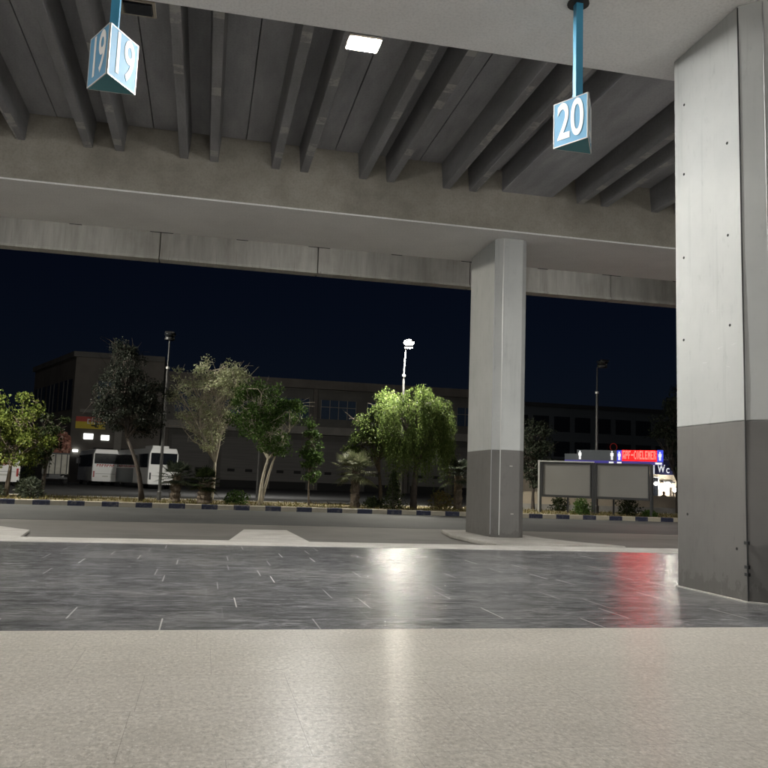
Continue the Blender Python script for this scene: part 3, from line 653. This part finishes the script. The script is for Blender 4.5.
# ------------------------------------------------------------------ blank billboard
t = thing('billboard','double blank grey billboard on dark posts at the roadside','billboard',(16.98,33.85,G))
A = Vector((14.98-16.98,35.2-33.85,0)); B = Vector((18.99-16.98,32.3-33.85,0)); dv = (B-A).normalized(); ang = math.atan2(dv.y,dv.x); LN = (B-A).length
Mx = Matrix.Translation(A) @ Matrix.Rotation(ang,4,'Z')
for (u0,u1) in ((.16,LN*.5-.10),(LN*.5+.10,LN-.10)):
    pn = MB().box(u0+.06,u1-.06,-.03,.03,.80,2.20,Mx).build('blank_panel', M['board'], t)
    fr = MB(); fr.box(u0,u1,-.06,.05,.70,.80,Mx); fr.box(u0,u1,-.06,.05,2.20,2.29,Mx); fr.box(u0,u0+.06,-.06,.05,.80,2.20,Mx); fr.box(u1-.06,u1,-.06,.05,.80,2.20,Mx)
    fr.build('frame', M['dark_metal'], pn, bevel=.006)
MB().box(.0,LN*.5+.02,-.075,-.065+.14,2.292,2.34,Mx).build('lit_edge_rail', M['pale_metal'], t)  # pale strip paints the lit top edge of the left panel
for u,m in ((.02,'pale_metal'),(.10,'dark_metal'),(LN*.5-.045,'dark_metal'),(LN*.5+.045,'dark_metal'),(LN-.04,'dark_metal')):
    MB().box(u-.04,u+.04,-.05,.05,0,2.29 if u>.05 else 2.36,Mx).build('post', M[m], t)

# ------------------------------------------------------------------ toilet block with lit sign band, right
t = thing('toilet_block','low cream toilet block with lit sign band behind the billboard','building',(27.5,60,-.02))
bx = lambda x0,x1,y0,y1,z0,z1: MB().box(x0-27.5,x1-27.5,y0-60,y1-60,z0+.02,z1+.02)
wl = bx(25.5,44,60.4,67,-.02,3.25).build('wall', M['cream'], t)
bx(25.4,44.1,59.9,67.1,3.26,3.5).build('roof', M['dark_metal'], t)
# free-standing sign band with the red display, just behind the billboard
gt = thing('led_sign','long dark sign band with white figures and a red dot display above the billboard','sign',(16.28,35.25,G),math.atan2(-2.9,4.01))
gb = lambda u0,u1,v0,v1,z0,z1: MB().box(u0,u1,v0,v1,z0-G,z1-G)
for u in (.15,2.2,3.86): gb(u-.04,u+.04,.03,.11,G,2.36).build('post', M['dark_metal'], gt)
gb(0,4.33,-.02,.12,2.36,2.51).build('sign_strip', M['navy_lit'], gt)
gb(.0,.555,0,.12,2.512,2.80).build('slate_panel', M['sign_dark'], gt)
gb(.56,2.345,0,.12,2.512,2.985).build('slate_panel', M['sign_dark'], gt)
gb(2.35,2.56,-.01,.12,2.512,2.985).build('blue_panel', M['blue_lit'], gt)
led = gb(2.565,4.07,-.03,.12,2.512,3.0).build('led_display', M['led_red'], gt)
gb(4.075,4.33,-.01,.12,2.512,3.02).build('blue_panel', M['blue_lit'], gt)
def man(u, v, z, h, par):
    m = MB(); q = z-G; m.ball((u,v,q+h*.9),(h*.10,.012,h*.10),10,6)
    m.prism([(u-h*.17,v-.012),(u+h*.17,v-.012),(u+h*.17,v+.012),(u-h*.17,v+.012)],q+h*.42,q+h*.78)
    m.box(u-h*.11,u-h*.015,v-.012,v+.012,q,q+h*.44); m.box(u+h*.015,u+h*.11,v-.012,v+.012,q,q+h*.44)
    m.build('pictogram', M['picto'], par)
man(.70,-.016,2.55,.40,gt); man(2.13,-.016,2.55,.40,gt); man(2.455,-.026,2.55,.38,gt); man(4.20,-.026,2.56,.38,gt)
for u0,u1 in ((2.0,2.2),(2.36,2.55),(4.0,4.28)): gb(u0,u1,-.028,-.021,2.385,2.47).build('small_lit_label', M['picto'], gt)
# dot-matrix characters on the red display (not legible in the photo)
glyphs = ['111100101111101','111101111100100','111100110100100','000000111000000','011100100100011','010101101101010','111100110100111','100100100100111','111100110100111','101111111101101','111100110100111','110101110101101']
for i_, g in enumerate(glyphs):
    ch = MB()
    for r_ in range(5):
        for c_ in range(3):
            if g[r_*3+c_] == '1':
                u = 2.60+i_*.121+c_*.034; zz = 2.90-r_*.075-G; ch.box(u,u+.036,-.037,-.031,zz-.0,zz+.077)
    ch.build('led_character', M['led_text'], led)
# the WC board and lit wall to its right
wc = thing('wc_sign','navy board with white WC letters beside the lit kiosk wall','sign',(36.2,59.6,2.60))
MB().box(-1.25,1.9,-.06,.06,0,1.13).build('board', M['navy'], wc)
MB().box(-1.25,-.95,-.075,-.062,.02,1.11).build('white_edge', M['letter_lit'], wc)
text_mesh('W', .85, M['letter_lit'], wc, 'lettering', (-.36,-.07,.45), (PI/2,0,0), .01, .72, bold=.015)
text_mesh('C', .55, M['letter_lit'], wc, 'lettering', (.22,-.07,.32), (PI/2,0,0), .01, .75, bold=.01)
ub = thing('upper_sign','pale weathered sign board with dark strokes above the navy board','sign',(35.95,59.55,3.76))
MB().box(-.75,.9,-.04,.04,.0,.70).build('board', M['grey_metal'], ub)
st = MB()
for i,(a,b) in enumerate(((-.55,.12),(-.25,-.1),(.1,.14),(.4,-.12),(.65,.1))):
    st.add([(a-.05,-.05,.08),(a+.05,-.05,.08),(a+.05+b,-.05,.62),(a-.05+b,-.05,.62)],[(0,1,2,3)])
st.build('stroke', M['dark_metal'], ub)
dr = bx(35.35,36.0,60.30,60.40,.9,2.35).build('window', M['glass_dark'], t)
fr = MB()
for q in ((35.27,35.35,.85,2.45),(36.0,36.08,.85,2.45)): fr.box(q[0]-27.5,q[1]-27.5,.26,.40,q[2],q[3])
fr.box(35.35-27.5,36-27.5,.26,.40,2.36,2.45); fr.build('frame', M['pale_metal'], dr)
bx(36.25,37.3,59.9,60.4,1.95,2.08).build('awning', M['bus_dark'], t)
for xx in (37.1,37.35,37.6): bx(xx,xx+.09,60.2,60.4,-.02,1.6).build('pilaster', M['bark_dark'], t)
for i,(xx,zz,lb) in enumerate(((36.35,1.88,'round lit globe lamp on the cream wall, the upper left one'),(36.95,1.42,'round lit globe lamp on the cream wall, the lower right one'))):
    g = thing('globe_lamp', lb, 'wall lamp', (xx,59.4,zz), group='globe lamps on the cream wall')
    MB().ball((0,0,0),.15,12,8).build('globe', M['globe'], g, smooth=True); MB().tube([(0,.12,-.05),(0,1.0,-.05)],.02,6).build('arm', M['dark_metal'], g)
b = thing('litter_bin','small dark bin standing by the lit cream wall','bin',(36.0,57.5,-.02))
MB().prism([(.17*math.cos(a*PI/6),.17*math.sin(a*PI/6)) for a in range(12)],0,.62).build('bin_body', M['black_plastic'], b); MB().prism([(.19*math.cos(a*PI/6),.19*math.sin(a*PI/6)) for a in range(12)],.62,.68).build('bin_lid', M['bus_dark'], b)
# seated person and the stool
stl = thing('stool','low stool under the seated person by the cream wall','stool',(35.1,58,-.02))
MB().prism([(.19*math.cos(a*PI/6),.19*math.sin(a*PI/6)) for a in range(12)],.40,.44).build('seat', M['bark'], stl)
for a in range(4): MB().tube([(.15*math.cos(a*PI/2+.6),.15*math.sin(a*PI/2+.6),0),(.12*math.cos(a*PI/2+.6),.12*math.sin(a*PI/2+.6),.40)],.018,6).build('leg', M['bark'], stl)
def skin_mesh(name, vs, es, rs, mat, parent):
    me = bpy.data.meshes.new(name); me.from_pydata(vs, es, []); o = bpy.data.objects.new(name, me); C.objects.link(o)
    m = o.modifiers.new('skin','SKIN'); m.use_smooth_shade = True
    for v, r in zip(me.skin_vertices[0].data, rs): v.radius = (r, r)
    me.skin_vertices[0].data[0].use_root = True
    o.modifiers.new('sub','SUBSURF').levels = 1; o.modifiers['sub'].render_levels = 1
    me.materials.append(mat); o.parent = parent; return o
ps = thing('person','person in brown clothes sitting on a stool by the lit wall','person',(35.1,58,-.02))
vs = [(0,0,.52),(0,-.02,.72),(0,-.03,.92),(0,-.03,1.02),(0,-.06,1.15),(.17,-.03,.93),(.25,-.06,.70),(.17,-.28,.62),(-.17,-.03,.93),(-.25,-.06,.70),(-.17,-.28,.62),
      (.10,-.02,.52),(.13,-.40,.52),(.13,-.40,.10),(.13,-.52,.04),(-.10,-.02,.52),(-.13,-.40,.52),(-.13,-.40,.10),(-.13,-.52,.04)]
es = [(0,1),(1,2),(2,3),(3,4),(2,5),(5,6),(6,7),(2,8),(8,9),(9,10),(0,11),(11,12),(12,13),(13,14),(0,15),(15,16),(16,17),(17,18)]
rs = [.15,.15,.15,.06,.105,.07,.05,.035,.07,.05,.035,.09,.075,.05,.045,.09,.075,.05,.045]
skin_mesh('body', vs, es, rs, M['brown_cloth'], ps)
MB().ball((0,-.065,1.14),(.088,.10,.115),12,10).build('face', M['skin'], ps, smooth=True)
MB().ball((0,-.035,1.185),(.098,.108,.10),12,10).build('hair', M['hair'], ps, smooth=True)
# low cream garden wall behind the billboard
t = thing('garden_wall','low cream wall with pale base course behind the billboard','wall',(22,44,-.02))
MB().box(-6.5,9,0,.25,.30,.98).build('wall_face', M['cream'], t); MB().box(-6.5,9,-.35,.25,0,.298).build('base_course', M['pale_concrete'], t)

# ------------------------------------------------------------------ buildings behind the lot
t = thing('warehouse','large dim warehouse with side windows and a red and yellow shop sign','building',(-15,98,-.02))
foot = [(0,0),(9.8,0),(9.8,18),(-7.8,18)]
MB().prism(foot, 0, 14.3).build('wall', M['wall_tan'], t); MB().prism([(-.25,-.3),(9.79,-.3),(9.79,18.2),(-8.2,18.2)], 14.302, 14.9).build('parapet', M['wall_grey'], t)
e = Vector((-7.8,18,0)); el = e.length; ang = math.atan2(e.y,e.x); Mx = Matrix.Rotation(ang,4,'Z')
for u0,u1 in ((.7,6.0),(7.0,12),(13,18.6)):
    w = MB().box(u0,u1,-.05,.09,8.3,11.8,Mx).build('window', M['glass_dark'], t)
    fm = MB(); [fm.box(u0+(u1-u0)*q-.06,u0+(u1-u0)*q+.06,.09,.14,8.3,11.8,Mx) for q in (.33,.66)]; fm.build('mullion', M['wall_grey'], w)
for x0 in (2.6,5.8,):
    w = MB().box(x0,x0+2.2,-.08,.1,9.5,11.6).build('window', M['glass_blue'], t); MB().box(x0+1.04,x0+1.16,-.12,-.082,9.5,11.6).build('mullion', M['wall_grey'], w)
MB().box(.9,8.0,-.5,-.002,7.95,8.3).build('cornice', M['ledge'], t)
MB().box(4.8,5.6,-.2,-.002,3.2,6.4).build('pilaster', M['ledge'], t)
for x0,x1,z0,z1 in ((1.45,2.45,4.95,5.55),(3.35,4.2,4.9,5.45)): 
    w = MB().box(x0,x1,-.06,-.002,z0,z1).build('lit_window', M['lit_window'], t)
MB().box(.42,.95,-.25,-.05,3.45,3.7).build('lit_window', M['lit_window'], t)
MB().box(2.6,9.2,-.10,-.002,0,4.0).build('dark_opening', M['dark'], t)
sg = thing('shop_sign','red and yellow shop sign with pale letters above two lit windows','sign',(-14.5,97.8,6.10))
MB().box(0,3.2,0,.19,0,.78).build('yellow_panel', M['sign_yellow'], sg); MB().box(0,3.2,0,.19,.782,1.35).build('red_panel', M['sign_red'], sg)
lt = MB()
for i,(x0,w) in enumerate(((1.25,.3),(1.7,.12),(1.95,.35),(2.45,.3))):
    lt.box(x0,x0+.1,-.03,-.002,.55,1.1); lt.box(x0+.1,x0+w,-.03,-.002,1.0,1.1)
    if i != 1: lt.box(x0+.1,x0+w,-.03,-.002,.55,.65)
lt.build('lettering', M['sign_white'], sg)
ds = MB(); ds.box(1.7,2.2,-.03,-.002,.28,.45); ds.box(2.1,2.5,-.03,-.002,.15,.3); ds.build('dark_emblem', M['dark'], sg)
lt = MB(); [lt.box(3.5+i*.5,3.6+i*.5,-.0,.1,.45,1.0) for i in range(3)]; [lt.box(3.6+i*.5,3.82+i*.5,-.0,.1,.9,1.0) for i in range(3)]
lt.build('loose_letter', M['ledge'], sg)

t = thing('depot_building','long dim depot with grey shutters, ledge and upper windows','building',(-5,100,-.02))
MB().box(0,41,0,16,0,12.4).build('wall', M['wall_grey'], t)
MB().box(-.1,41.3,-.7,16.3,12.402,13.45).build('roof_band', M['wall_tan'], t)
MB().box(.02,41,-1.6,-.002,6.72,7.65).build('ledge', M['ledge'], t)
for i in range(7):
    x0 = .6+i*5.85
    MB().box(x0-.45,x0+.05,-.5,-.003,0,12.39 if i%2 else 6.7).build('pillar', M['wall_tan'], t)
    sh_ = MB().box(x0+.5,x0+4.9,-.14,-.004,.9,6.0).build('shutter', M['shutter'], t)
    MB().box(x0+.5,x0+4.9,-.16,-.004,.0,.9).build('dark_base', M['dark'], t)
    for q in (1.3,3.4): MB().box(x0+q,x0+q+.85,-.17,-.142,1.9,2.25).build('vent', M['dark'], sh_)
    w = MB().box(x0+.5,x0+5.0,-.1,-.004,8.75,11.1).build('window', M['glass_blue'], t)
    fm = MB(); [fm.box(x0+.5+q,x0+.58+q,-.16,-.102,8.75,11.1) for q in (0,1.1,2.2,3.3,4.4)]; fm.box(x0+.5,x0+5,-.155,-.103,10.2,10.28); fm.build('mullion', M['ledge'], w)
t = thing('office_block','unlit dark office block with window rows behind the toilet block','building',(36,95,-.02))
MB().box(0,26,0,14,0,11.3).build('wall', M['sign_dark'], t); MB().box(-.2,26.2,-.3,14.2,11.302,11.8).build('parapet', M['bus_dark'], t)
for i in range(9):
    for z0 in (5.2,8.3):
        MB().box(.8+i*2.8,2.9+i*2.8,-.06,-.002,z0,z0+1.9).build('window', M['glass_dark'], t)
rs_ = thing('round_sign','small round sign with a thin red ring on the dark office block','sign',(50.3,94.6,6.65))
MB().tube([(0,0,0),(0,.06,0)],.42,16).build('disc', M['bus_dark'], rs_)
k = MB(); n = 20
k.tube([(.47*math.cos(2*PI*i/n),-.02,.47*math.sin(2*PI*i/n)) for i in range(n+1)], .05, 6, False); k.build('ring', emit('red_ring', (.6,.05,.04), .05), rs_)
MB().tube([(0,.06,0),(0,.38,0)],.05,8).build('bracket', M['bus_dark'], rs_)

# ------------------------------------------------------------------ buses, truck
def bus(label, corner, heading, Wd, H, L, slate=False, seed=1, aircon=True):
    """corner = rear-left ground corner, heading = direction the bus faces (x,y)"""
    hd = Vector((*heading,0)).normalized(); ang = math.atan2(hd.y,hd.x)-PI/2
    t = thing('coach_bus', label, 'bus', (*corner,-.02), ang, 'buses parked in the lot')
    zb = .38*H/3.3
    body = MB(); prof = [(.0,zb),(Wd,zb),(Wd,H*.45),(Wd-.05,H*.86),(Wd-.22,H),(.22,H),(.05,H*.86),(0,H*.45)]
    body.extrude_y(prof, 0, L); b = body.build('body', M['bus_white'], t, bevel=.06)
    w = MB().box(.16,Wd-.16,-.035,-.002,H*.60,H*.88).build('rear_window', M['glass_dark'], t, bevel=.02)
    for s_, x0 in ((0,-.028),(1,Wd-.012)):
        wn = MB()
        for i in range(6): wn.box(x0,x0+.04,.35+i*(L-.9)/6,.35+(i+.93)*(L-.9)/6,H*.52,H*.86)
        wn.build('side_window', M['glass_dark'], t)
    MB().box(.05,Wd-.05,-.07,-.002,zb,zb+.28).build('bumper', M['bus_white'], t, bevel=.02)
    for x0 in (.10,Wd-.24): MB().box(x0,x0+.14,-.03,-.003,zb+.38,zb+.95).build('tail_lamp', M['lamp_red'] if not slate else M['bus_dark'], t)
    MB().box(Wd/2-.26,Wd/2+.26,-.025,-.003,zb+.42,zb+.54).build('number_plate', M['plate'], t)
    MB().box(.30,Wd-.30,-.02,-.003,zb+.70,zb+.72).build('engine_hatch_gap', M['bus_dark'], t)
    lt = MB(); r = random.Random(seed)
    if not slate:
        for i in range(7):
            x0 = .38+i*(Wd-.76)/7; lt.box(x0,x0+.06,-.022,-.003,H*.515,H*.585); lt.box(x0+.06,x0+.17,-.022,-.003,H*.555,H*.585)
            if i%2: lt.box(x0+.14,x0+.19,-.021,-.004,H*.515,H*.555)
        lt.build('red_lettering', M['red_letter'], t)
    if slate: MB().box(-.02,-.003,L*.42,L-.3,zb+.05,H*.50).build('slate_side_panel', M['bus_slate'], t)
    if aircon: MB().box(Wd*.22,Wd*.78,L*.1,L*.3,H,H+.24).build('air_conditioner', M['bus_white'], t, bevel=.05)
    for yy in (L*.22,L*.80):
        for x0 in (.02,Wd-.30):
            wh = thing_wheel(t, x0, yy, .48*H/3.3)
    for x0 in (-.22,Wd+.02): MB().box(x0,x0+.20,L-.1,L+.05,H*.62,H*.80).build('mirror', M['bus_white'], t)
    return t
def thing_wheel(t, x0, yy, r):
    w = MB().tube([(x0,yy,r),(x0+.28,yy,r)], r, 18).build('wheel', M['tyre'], t)
    MB().tube([(x0-.006,yy,r),(x0+.286,yy,r)], r*.55, 12).build('rim', M['grey_metal'], w); return w
bus('white coach with red lettering under its rear window, parked by the warehouse',(-10.1,80),(-3.1,12),2.38,3.38,11,seed=2,aircon=False)
bus('white coach with slate side panel and roof unit parked behind the leaning tree',(-4.45,70),(-3.7,11),2.5,3.38,11.6,True,3)
bus('white minibus cut off by the left edge of the photo',(-14.75,61.7),(-3.2,11),2.15,2.85,7,seed=4,aircon=False)
tr = thing('cargo_truck','pale open cargo truck parked left of the warehouse corner','truck',(-12.3,74,-.02),math.radians(10))
bd = MB().box(-1.05,1.05,0,6.2,.95,2.68).build('cargo_box', M['cargo_body'], tr, bevel=.02)
rb = MB()
for i in range(5): rb.box(-1.0+i*.46,-.92+i*.46,-.05,-.002,.95,2.62)
rb.box(-1.07,1.07,-.06,-.002,2.622,2.74); rb.build('tailgate_rib', M['dark_metal'], bd)
MB().box(-.45,.45,-.2,7.6,.55,.93).build('chassis', M['bus_dark'], tr)
cb = MB().box(-1.05,1.05,6.4,8.2,.6,2.6).build('cab', M['bus_white'], tr, bevel=.08); MB().box(-.9,.9,8.18,8.23,1.6,2.4).build('windscreen', M['glass_dark'], cb)
MB().box(-1.0,1.0,-.12,-.02,.55,.70).build('bumper', M['dark_metal'], tr)
for yy in (1.2,7.2):
    for x0 in (-1.02,.74): thing_wheel(tr, x0, yy, .46)
rng = np.random.default_rng(8); pm = MB()
for i in range(900):
    u, v, w_ = rng.random(3); px_ = (u-.5)*2.0*(1-.12*w_); py_ = v*6.0; pz_ = w_*2.0*(1-.25*abs(u-.5)*2)
    s_ = .13; Mr = Matrix.Translation((px_,py_,2.78+pz_)) @ Matrix.Rotation(rng.uniform(0,3),4,'Z') @ Matrix.Rotation(rng.uniform(0,3),4,'X')
    pm.box(-s_*1.6,s_*1.6,-s_,s_,-s_*.6,s_*.6,Mr)
tag(pm.build('cargo_load', M['pile'], loc=(-12.3,74,-.02), rz=math.radians(10)), 'tall pile of reddish brick rubble on the cargo truck', 'cargo')

# ------------------------------------------------------------------ black bin at the near column
b = thing('litter_bin','black round litter bin at the right edge beside the near column','bin',(6.02,7.42,0))
MB().tube([(0,0,0),(0,0,.03),(0,0,.55),(0,0,.62)],[.19,.205,.225,.215],20).build('bin_body', M['black_plastic'], b); MB().tube([(0,0,.62),(0,0,.66),(0,0,.69)],[.235,.23,.15],20).build('bin_lid', M['bus_dark'], b)
